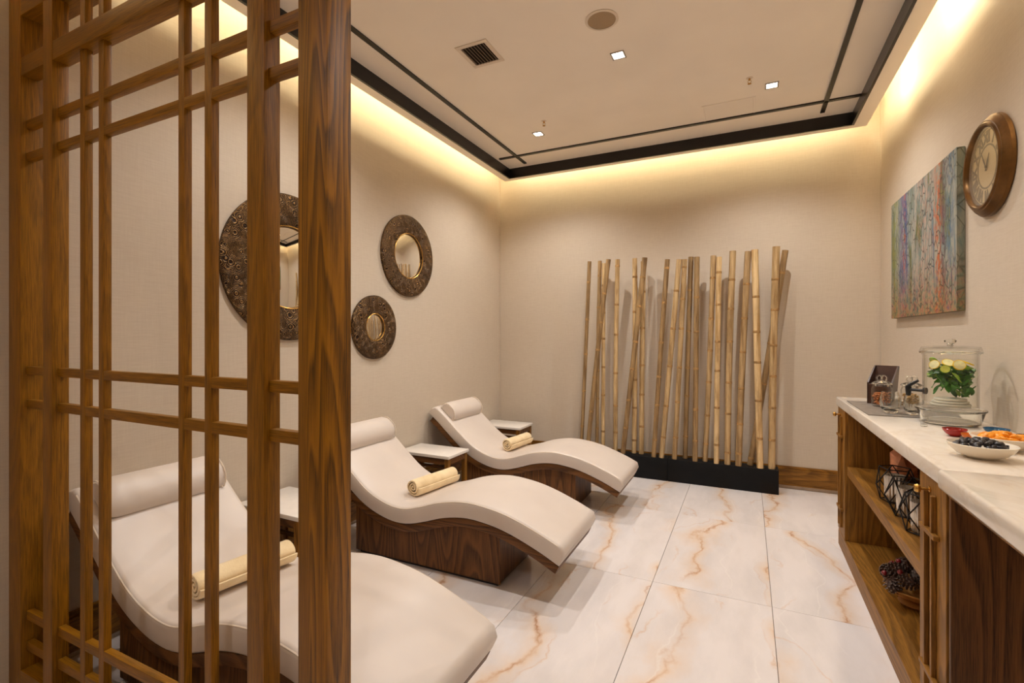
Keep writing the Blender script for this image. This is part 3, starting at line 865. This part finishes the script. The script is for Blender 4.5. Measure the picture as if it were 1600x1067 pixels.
# slanted dark stand
st_ = thing('slant_box', 'dark brown slant-topped wooden box behind the cookie jars', 'box', (.655, 3.61, ZM), math.radians(-25))
def side_poly(x0, x1):
    mb = MB(); P = [(0, 0), (.085, 0), (.155, .222), (.143, .226), (.0, .128)]
    a = mb.verts([(x0, y, z) for y, z in P]); b_ = mb.verts([(x1, y, z) for y, z in P])
    mb.face(a); mb.face(b_[::-1])
    for i in range(5): mb.face((a[i], b_[i], b_[(i+1) % 5], a[(i+1) % 5]))
    return mb
obj('side_panel', side_poly(0, .008), 'leather_brown', st_); obj('side_panel', side_poly(.117, .125), 'leather_brown', st_)
mb = MB(); P = [(.079, .004), (.085, 0), (.155, .222), (.147, .226)]
a = mb.verts([(.008, y, z) for y, z in P]); b_ = mb.verts([(.117, y, z) for y, z in P]); mb.face(a); mb.face(b_[::-1])
for i in range(4): mb.face((a[i], b_[i], b_[(i+1) % 4], a[(i+1) % 4]))
obj('back_board', mb, 'leather_brown', st_)
obj('front_board', MB().box(.008, .117, 0, .007, 0, .12, .001, 1), 'leather_brown', st_)
obj('base_board', MB().box(.008, .117, .007, .083, 0, .006), 'leather_brown', st_)

def jar(x, y, R, H_, content, label, clab):
    t = thing('lidded_jar', label, 'jar', (x, y, ZM), group='glass cookie jars')
    obj('body', MB().lathe([(0, .002), (R*.86, .002), (R*.97, .010), (R, .02), (R, H_*.80), (R*.88, H_*.93), (R*.84, H_*.97), (R*.86, H_), (R*.80, H_), (R*.78, H_*.95), (R*.82, H_*.90), (R*.94, H_*.79), (R*.94, .022), (R*.88, .012), (0, .010)], 36), 'glass', t)
    ld = obj('lid', MB().lathe([(0, H_+.022), (R*.45, H_+.019), (R*.92, H_+.008), (R*1.02, H_+.003), (R*1.0, H_), (R*.7, H_), (R*.66, H_-.012), (0, H_-.012)], 36), 'solid_glass', t)
    mb = MB()
    for s in (-1, 1):
        c_ = Vector((s*.013*.9, 0, H_+.036)); mb.tube([c_+Vector((math.cos(a_)*.013, s*.004*math.sin(a_), math.sin(a_)*.015)) for a_ in [2*PI*q/18 for q in range(18)]], .0042, 8, closed=True)
    obj('loop_handle', mb, 'solid_glass', ld)
    # contents: a heap of small pieces nobody could count
    mb = MB(); rnd = random.Random(int(x*1000))
    for k in range(150):
        a_, q = rnd.uniform(0, 2*PI), math.sqrt(rnd.random())*R*.80; z = rnd.uniform(.016, H_*.62)
        mb.blob(.0085, 1, .35, 1.4, (1, .75, .6), k, (q*math.cos(a_), q*math.sin(a_), z))
    obj('contents', mb, content, t, smooth=60, kind='stuff', label=clab)
jar(.700, 3.470, .050, .130, 'nuts', 'lidded glass jar of reddish brown nuts, nearer the slanted box', 'reddish brown nuts')
jar(.830, 3.440, .050, .130, 'oats', 'lidded glass jar of pale granola behind the black dispenser tap', 'pale granola flakes')
def tumbler(x, y, R, H_, label):
    t = thing('round_tumbler', label, 'glass', (x, y, ZM), group='empty round tumblers')
    outer = [(0, .0), (R*.55, .0), (R*.70, .006), (R*.93, H_*.28), (R, H_*.5), (R*.93, H_*.75), (R*.78, H_)]
    inner = [(R*.74, H_), (R*.88, H_*.75), (R*.92, H_*.5), (R*.80, H_*.28), (R*.45, .017), (0, .014)]
    obj('bowl', MB().lathe(outer+inner, 36), 'solid_glass', t)
tumbler(.685, 3.215, .047, .112, 'empty stemless round glass in front of the nut jar')
tumbler(.775, 3.185, .042, .105, 'empty stemless round glass below the black dispenser tap')

# drinks dispenser
DX, DY = .862, 2.972
sd = thing('dispenser_stand', 'clear glass pedestal dish carrying the drinks dispenser', 'stand', (DX, DY, ZI))
R = .124
obj('dish', MB().lathe([(0, .002), (R*.78, .002), (R*.86, .006), (R*.99, .062), (R*1.04, .066), (R*1.04, .072), (R*.97, .072), (R*.93, .064), (R*.82, .012), (0, .010)], 56), 'solid_glass', sd)
obj('foot_ring', MB().lathe([(R*.70, 0), (R*.78, 0), (R*.80, .004), (R*.70, .006)], 48, close=True), 'solid_glass', sd)
obj('collar', MB().lathe([(0, .074), (.098, .074), (.104, .070), (.104, .060), (.092, .056), (0, .056)], 48), 'glass', sd)
ds = thing('drinks_dispenser', 'large glass drinks dispenser with black tap holding mint lemon water', 'dispenser', (DX, DY, ZI+.075))
R = .1015; HB = .258
obj('jar_wall', MB().lathe([(0, 0), (R*.96, 0), (R, .006), (R, HB-.012), (R*1.04, HB-.004), (R*1.04, HB), (R*.95, HB), (R*.955, .010), (0, .008)], 64), 'glass', ds)
lid = obj('lid', MB().lathe([(R*1.10, HB+.001), (R*1.12, HB+.006), (R*1.08, HB+.022), (R*1.04, HB+.030), (R*.5, HB+.034), (0, HB+.035), (0, HB+.029), (R*.5, HB+.028), (R*.98, HB+.022), (R*1.0, HB+.001)], 64, close=True), 'glass', ds)
obj('rim_band', MB().lathe([(R*1.06, HB-.002), (R*1.13, HB+.0), (R*1.13, HB+.006), (R*1.06, HB+.008)], 64, close=True), 'solid_glass', lid)
obj('lid_knob', MB().lathe([(0, HB+.034), (.012, HB+.035), (.010, HB+.042), (.020, HB+.050), (.023, HB+.058), (.017, HB+.066), (0, HB+.068)], 28), 'solid_glass', lid)
obj('water', MB().lathe([(0, .011), (R*.93, .011), (R*.93, HB-.028), (0, HB-.028)], 48), 'water', ds)
for k, (r_, z0, z1) in enumerate(((.072, .012, .022), (.066, .024, .034), (.058, .036, .046))):
    obj('inner_step', MB().lathe([(0, z0), (r_, z0), (r_+.002, (z0+z1)/2), (r_, z1), (0, z1)], 40), 'frost', ds)
# black tap on the side facing the far end of the counter and the room
ta = math.atan2(.62, -.78); td = Vector((math.cos(ta), math.sin(ta), 0)); sdv = Vector((-td.y, td.x, 0))
tap = MB(); p0 = td*(R*.98)+Vector((0, 0, .070))
tap.tube([p0-td*.006, p0+td*.004], .016, 14); tap.tube([p0, p0+td*.070], .0075, 12)
to = obj('tap', tap, 'tap', ds)
tp_ = p0+td*.070
obj('spout', MB().tube([tp_+Vector((0, 0, .020)), tp_+Vector((0, 0, .012)), tp_-Vector((0, 0, .026)), tp_-Vector((0, 0, .030))], [.011, .0135, .0105, .009], 14), 'tap', to)
obj('tap_lever', MB().tube([tp_+Vector((0, 0, .018)), tp_+Vector((0, 0, .028))-td*.012, tp_+Vector((0, 0, .048))-td*.042], [.0085, .008, .006], 10), 'tap', to)
# mint leaves
mt = thing('mint_bunch', 'bunch of green mint leaves floating in the drinks dispenser', 'mint', (DX, DY, ZI+.075+.16))
def leaf():
    mb = MB(); L, Wd = .058, .013; rows = []
    for j in range(7):
        u = j/6; hw = Wd*math.sin(PI*min(1, u*.95+.04))**.8
        rows.append(mb.verts([(L*u, -hw, .004*math.sin(u*4)), (L*u, 0, -.003+.006*u*u), (L*u, hw, .004*math.sin(u*4))]))
    for a, b in zip(rows, rows[1:]): mb.face((a[0], a[1], b[1], b[0])); mb.face((a[1], a[2], b[2], b[1]))
    return mb
lf = None; lf2 = None; rnd = random.Random(3)
for k in range(130):
    a_ = rnd.uniform(0, 2*PI); q = math.sqrt(rnd.random())*.092; z = .040-.085*rnd.random()
    if k < 14: z = rnd.uniform(-.07, -.03)
    loc = (q*math.cos(a_), q*math.sin(a_), z)
    rot = (rnd.uniform(-.9, .9), rnd.uniform(-.3, 1.0) if k >= 14 else rnd.uniform(.5, 1.2), a_+rnd.uniform(-2.2, 2.2))
    ex = Vector((loc[0], loc[1]))+Vector((math.cos(rot[2]), math.sin(rot[2])))*.058*math.cos(rot[1])
    if ex.length > R*.93: rot = (rot[0], rot[1], math.atan2(-loc[1], -loc[0])+rnd.uniform(-.5, .5))
    light = (k % 5 == 0)
    if light and lf2: share('leaf', lf2, mt, loc, rot)
    elif not light and lf: share('leaf', lf, mt, loc, rot)
    else:
        o = obj('leaf', leaf(), 'mint_light' if light else 'mint', mt, loc, smooth=80); o.rotation_euler = rot
        if light: lf2 = o
        else: lf = o
def slice_(x, y, z, r, rot, kind, label):
    t = thing(kind+'_slice', label, 'fruit slice', (x, y, z), group='citrus slices in the dispenser'); t.rotation_euler = rot
    obj('rind', MB().lathe([(r*.88, -.003), (r, -.0025), (r, .0025), (r*.88, .003)], 28, close=True), kind+'_rind', t)
    fl_ = obj('flesh', MB().lathe([(0, -.0025), (r*.88, -.0025), (r*.88, .0025), (0, .0025)], 28), kind+'_flesh', t)
ZW = ZI+.075
vd = math.atan2(-DY, -DX)  # towards the camera
def spot(ang, q, z): return (DX+q*math.cos(vd+ang), DY+q*math.sin(vd+ang), ZW+z)
slice_(*spot(-.85, .074, .204), .022, (1.2, .2, vd+PI/2-.5), 'lemon', 'pale lemon slice standing in the dispenser near its left wall')
slice_(*spot(.42, .076, .206), .024, (1.25, -.1, vd+PI/2+.3), 'lemon', 'pale lemon slice right of centre at the top of the mint')
slice_(*spot(-.15, .050, .214), .023, (.7, .3, vd+PI/2), 'lemon', 'yellow lemon slice floating flat in the middle of the dispenser')
slice_(*spot(-.22, .080, .186), .019, (PI/2-.1, .0, vd+PI/2), 'lime', 'green lime slice against the front glass below the lemons')
slice_(*spot(1.05, .070, .214), .022, (.4, .2, 1.0), 'lemon', 'yellow lemon slice floating at the right edge of the dispenser')
slice_(*spot(-1.6, .060, .222), .018, (.9, .2, 2.0), 'lime', 'lime slice floating near the tap side of the dispenser')

# small clear shot glass
sg = thing('shot_glass', 'tiny clear shot glass in front of the dispenser stand', 'glass', (.728, 2.832, ZI))
obj('wall', MB().lathe([(0, 0), (.0125, 0), (.0160, .052), (.0146, .052), (.0115, .010), (0, .010)], 24), 'glass', sg)
obj('thick_base', MB().lathe([(0, .0008), (.0115, .0008), (.0112, .0095), (0, .0092)], 20), 'solid_glass', sg)

# bowls
def bowl(name, x, y, R, H_, mat, label, rnd_=.45):
    t = thing(name, label, 'bowl', (x, y, ZI), group='small bowls on the counter')
    obj('basin', MB().lathe([(0, .002), (R*rnd_, .002), (R*.72, H_*.3), (R*.92, H_*.7), (R, H_), (R*.965, H_+.001), (R*.87, H_*.7), (R*.66, H_*.36), (R*rnd_*.8, .009), (0, .009)], 48), mat, t, smooth=60)
    obj('foot', MB().lathe([(0, 0), (R*rnd_*.95, 0), (R*rnd_, .003), (0, .003)], 36), mat, t)
    return t
bowl('fruit_bowl', .716, 2.185, .092, .048, 'porcelain', 'white porcelain bowl heaped with black prunes at the counter edge')
bowl('fruit_bowl', .842, 2.385, .092, .046, 'porcelain', 'white porcelain bowl of orange dried apricots behind the prune bowl')
bowl('glazed_bowl', .772, 2.612, .041, .030, 'red_glaze', 'small glossy red bowl on the counter beside the amber bowl')
bowl('glazed_bowl', .797, 2.543, .027, .024, 'amber_glaze', 'small amber bowl tucked between red bowl and apricot bowl')
bowl('glazed_bowl', .938, 2.715, .043, .026, 'blue_glaze', 'small blue bowl near the wall behind the dried apricots')
bowl('glazed_bowl', .985, 2.575, .040, .026, 'purple_glaze', 'small dark purple bowl against the right wall')
pr = []
def heap(name, cx, cy, z0, Rb, n, r, mat, label, cat, group, peak, seed, scale):
    rnd = random.Random(seed); base = []
    for k in range(4):
        base.append(None)
    for k in range(n):
        u = (k+.5)/n; q = math.sqrt(u)*Rb; a_ = k*2.39996+rnd.uniform(-.2, .2)
        z = z0+peak*(1-(q/Rb)**2)+rnd.uniform(-.003, .004)
        loc = (cx+q*math.cos(a_), cy+q*math.sin(a_), z); rot = (rnd.uniform(-.7, .7), rnd.uniform(-.7, .7), rnd.uniform(0, 6.28))
        v = k % 4
        if base[v] is None:
            o = obj(name, MB().blob(r, 2, .35, 1.5, scale, seed+v), mat, None, loc, smooth=70, label=label, cat=cat, group=group); base[v] = o
            o.rotation_euler = rot
        else: share(name, base[v], None, loc, rot, (rnd.uniform(.85, 1.1),)*3)
heap('prune', .716, 2.185, ZI+.038, .066, 40, .0125, 'prune', 'wrinkled black prune heaped in the white bowl', 'prune', 'prunes in the white bowl', .020, 11, (1.15, .85, .7))
heap('dried_apricot', .842, 2.385, ZI+.038, .064, 28, .016, 'apricot', 'orange dried apricot in the white bowl', 'apricot', 'apricots in the white bowl', .014, 23, (1.1, 1, .55))

# ------------------------------------------------------------------ things on the sideboard shelves
ZSH = .5855
sm = MB().blob(.105, 2, .35, 1.6, (.62, .62, 1.05), 4)
for v in sm.bm.verts: v.co.z = max(v.co.z, -.09)
obj('salt_rock', sm, 'salt', None, (.80, 3.47, ZSH+.0905), smooth=0, label='pink salt rock on the upper shelf behind the wire holders', cat='salt rock')
def wire_holder(x, y, rz, label):
    t = thing('wire_candle_holder', label, 'candle holder', (x, y, ZSH), rz, 'geometric wire candle holders')
    b0 = [Vector((.062*math.cos(2*PI*k/5), .062*math.sin(2*PI*k/5), .004)) for k in range(5)]
    m0 = [Vector((.088*math.cos(2*PI*(k+.5)/5), .088*math.sin(2*PI*(k+.5)/5), .085)) for k in range(5)]
    t0 = [Vector((.066*math.cos(2*PI*k/5), .066*math.sin(2*PI*k/5), .165)) for k in range(5)]
    def ring(ps): mb = MB(); [mb.tube([ps[k], ps[(k+1) % 5]], .0027, 6) for k in range(5)]; return mb
    obj('base_ring', ring(b0), 'iron', t); obj('top_ring', ring(t0), 'iron', t)
    for k in range(5):
        for q in (k, (k+1) % 5):
            obj('strut', MB().tube([b0[q], m0[k]], .0027, 6), 'iron', t); obj('strut', MB().tube([m0[k], t0[q]], .0027, 6), 'iron', t)
    # ribbed votive cup
    mb = MB(); N = 40; prof = [(0, .006), (.040, .006), (.042, .012), (.046, .130), (.043, .130), (.040, .016), (0, .014)]; rings = []
    for r_, z in prof:
        if r_ == 0: rings.append(mb.verts([(0, 0, z)])); continue
        rings.append(mb.verts([((r_+(.0022 if k % 2 else -.0012))*math.cos(2*PI*k/N), (r_+(.0022 if k % 2 else -.0012))*math.sin(2*PI*k/N), z) for k in range(N)]))
    for a, b in zip(rings, rings[1:]):
        for k in range(N):
            j = (k+1) % N
            if len(a) == 1: mb.face((a[0], b[j], b[k]))
            elif len(b) == 1: mb.face((a[k], a[j], b[0]))
            else: mb.face((a[k], a[j], b[j], b[k]))
    obj('votive_cup', mb, 'silver', t, smooth=15)
    obj('candle', MB().lathe([(0, .015), (.036, .015), (.036, .10), (0, .098)], 24), 'porcelain', t)
wire_holder(.665, 3.02, .3, 'black geometric wire holder with ribbed cup, in front of salt rock')
wire_holder(.665, 2.80, 1.1, 'black geometric wire holder with ribbed cup, middle of the shelf row')
wire_holder(.665, 2.58, .7, 'black geometric wire holder with ribbed cup, mostly hidden by brass-knob door')
# bowl of pinecones
PX, PY, PZ = .735, 2.97, .1125
pb = thing('footed_bowl', 'turned wooden footed bowl of pinecones on the bottom shelf', 'bowl', (PX, PY, PZ))
obj('basin', MB().lathe([(0, .026), (.05, .028), (.095, .048), (.125, .075), (.130, .082), (.122, .084), (.09, .058), (.04, .040), (0, .038)], 48), 'wood_bowl', pb, smooth=60)
obj('foot', MB().lathe([(0, 0), (.066, 0), (.072, .008), (.060, .020), (.045, .028), (0, .028)], 40), 'wood_bowl', pb, smooth=60)
def cone_core():
    return MB().blob(.022, 1, .05, 1, (1, 1, 1.45), 1)
def cone_scales(tip):
    mb = MB(); n = 0
    for ring in range(7):
        u = (ring+.5)/7; z = -.034+.068*u; rr = .020*math.sin(PI*(.12+.80*u))+.004; cnt = 8 if ring < 6 else 5
        for k in range(cnt):
            a = 2*PI*(k+.5*(ring % 2))/cnt; d = Vector((math.cos(a), math.sin(a), 0)); s_ = Vector((-d.y, d.x, 0)); up = Vector((0, 0, 1))
            p = d*rr+up*z
            L = .013 if not tip else .004
            o_ = 0 if not tip else .0125
            tilt = (d*.9+up*.45).normalized(); nrm = (up*.9-d*.45).normalized()
            q = p+tilt*o_; wd = .0065 if not tip else .0055
            vs = mb.verts([q-s_*wd*.6, q+s_*wd*.6, q+tilt*L+s_*wd*.7, q+tilt*L*1.15, q+tilt*L-s_*wd*.7])
            vt_ = mb.verts([v.co+nrm*.0022 for v in vs]); mb.face(vs[::-1]); mb.face(vt_)
            for i in range(5): mb.face((vs[i], vs[(i+1) % 5], vt_[(i+1) % 5], vt_[i]))
    return mb
c0 = None; rnd = random.Random(9)
spots = []
for k in range(15):
    u = (k+.5)/15; q = math.sqrt(u)*.138; a_ = k*2.39996; z = PZ+.106+.085*(1-(q/.128)**2)*.9+(.0 if q < .1 else -.004)
    spots.append((PX+q*math.cos(a_), PY+q*math.sin(a_), z))
for k, p in enumerate(spots):
    rot = (rnd.uniform(0, 3), rnd.uniform(0, 3), rnd.uniform(0, 6))
    if c0 is None:
        c0 = thing('pinecone', 'dark pinecone with frosted tips heaped in the wooden footed bowl', 'pinecone', p, 0, 'pinecones in the footed bowl')
        obj('core', cone_core(), 'cone', c0); obj('scales', cone_scales(False), 'cone', c0, smooth=0, kind='stuff'); obj('frosted_tips', cone_scales(True), 'cone_tip', c0, smooth=0, kind='stuff')
        c0.rotation_euler = rot
    else:
        o = dup(c0, p, c0['label']); o.rotation_euler = rot
b0 = None
for k in range(11):
    a_ = k*2.39996+.5; q = .03+.108*math.sqrt((k+.3)/11); z = PZ+.125+.085*(1-(q/.135)**2)
    loc = (PX+q*math.cos(a_), PY+q*math.sin(a_), z)
    if b0 is None: b0 = obj('berry', MB().blob(.0125, 2, .06, 1), 'berry', None, loc, smooth=70, label='glossy red berry among the pinecones in the footed bowl', cat='berry', group='red berries among the pinecones')
    else: share('berry', b0, None, loc)
bpy.context.view_layer.update()
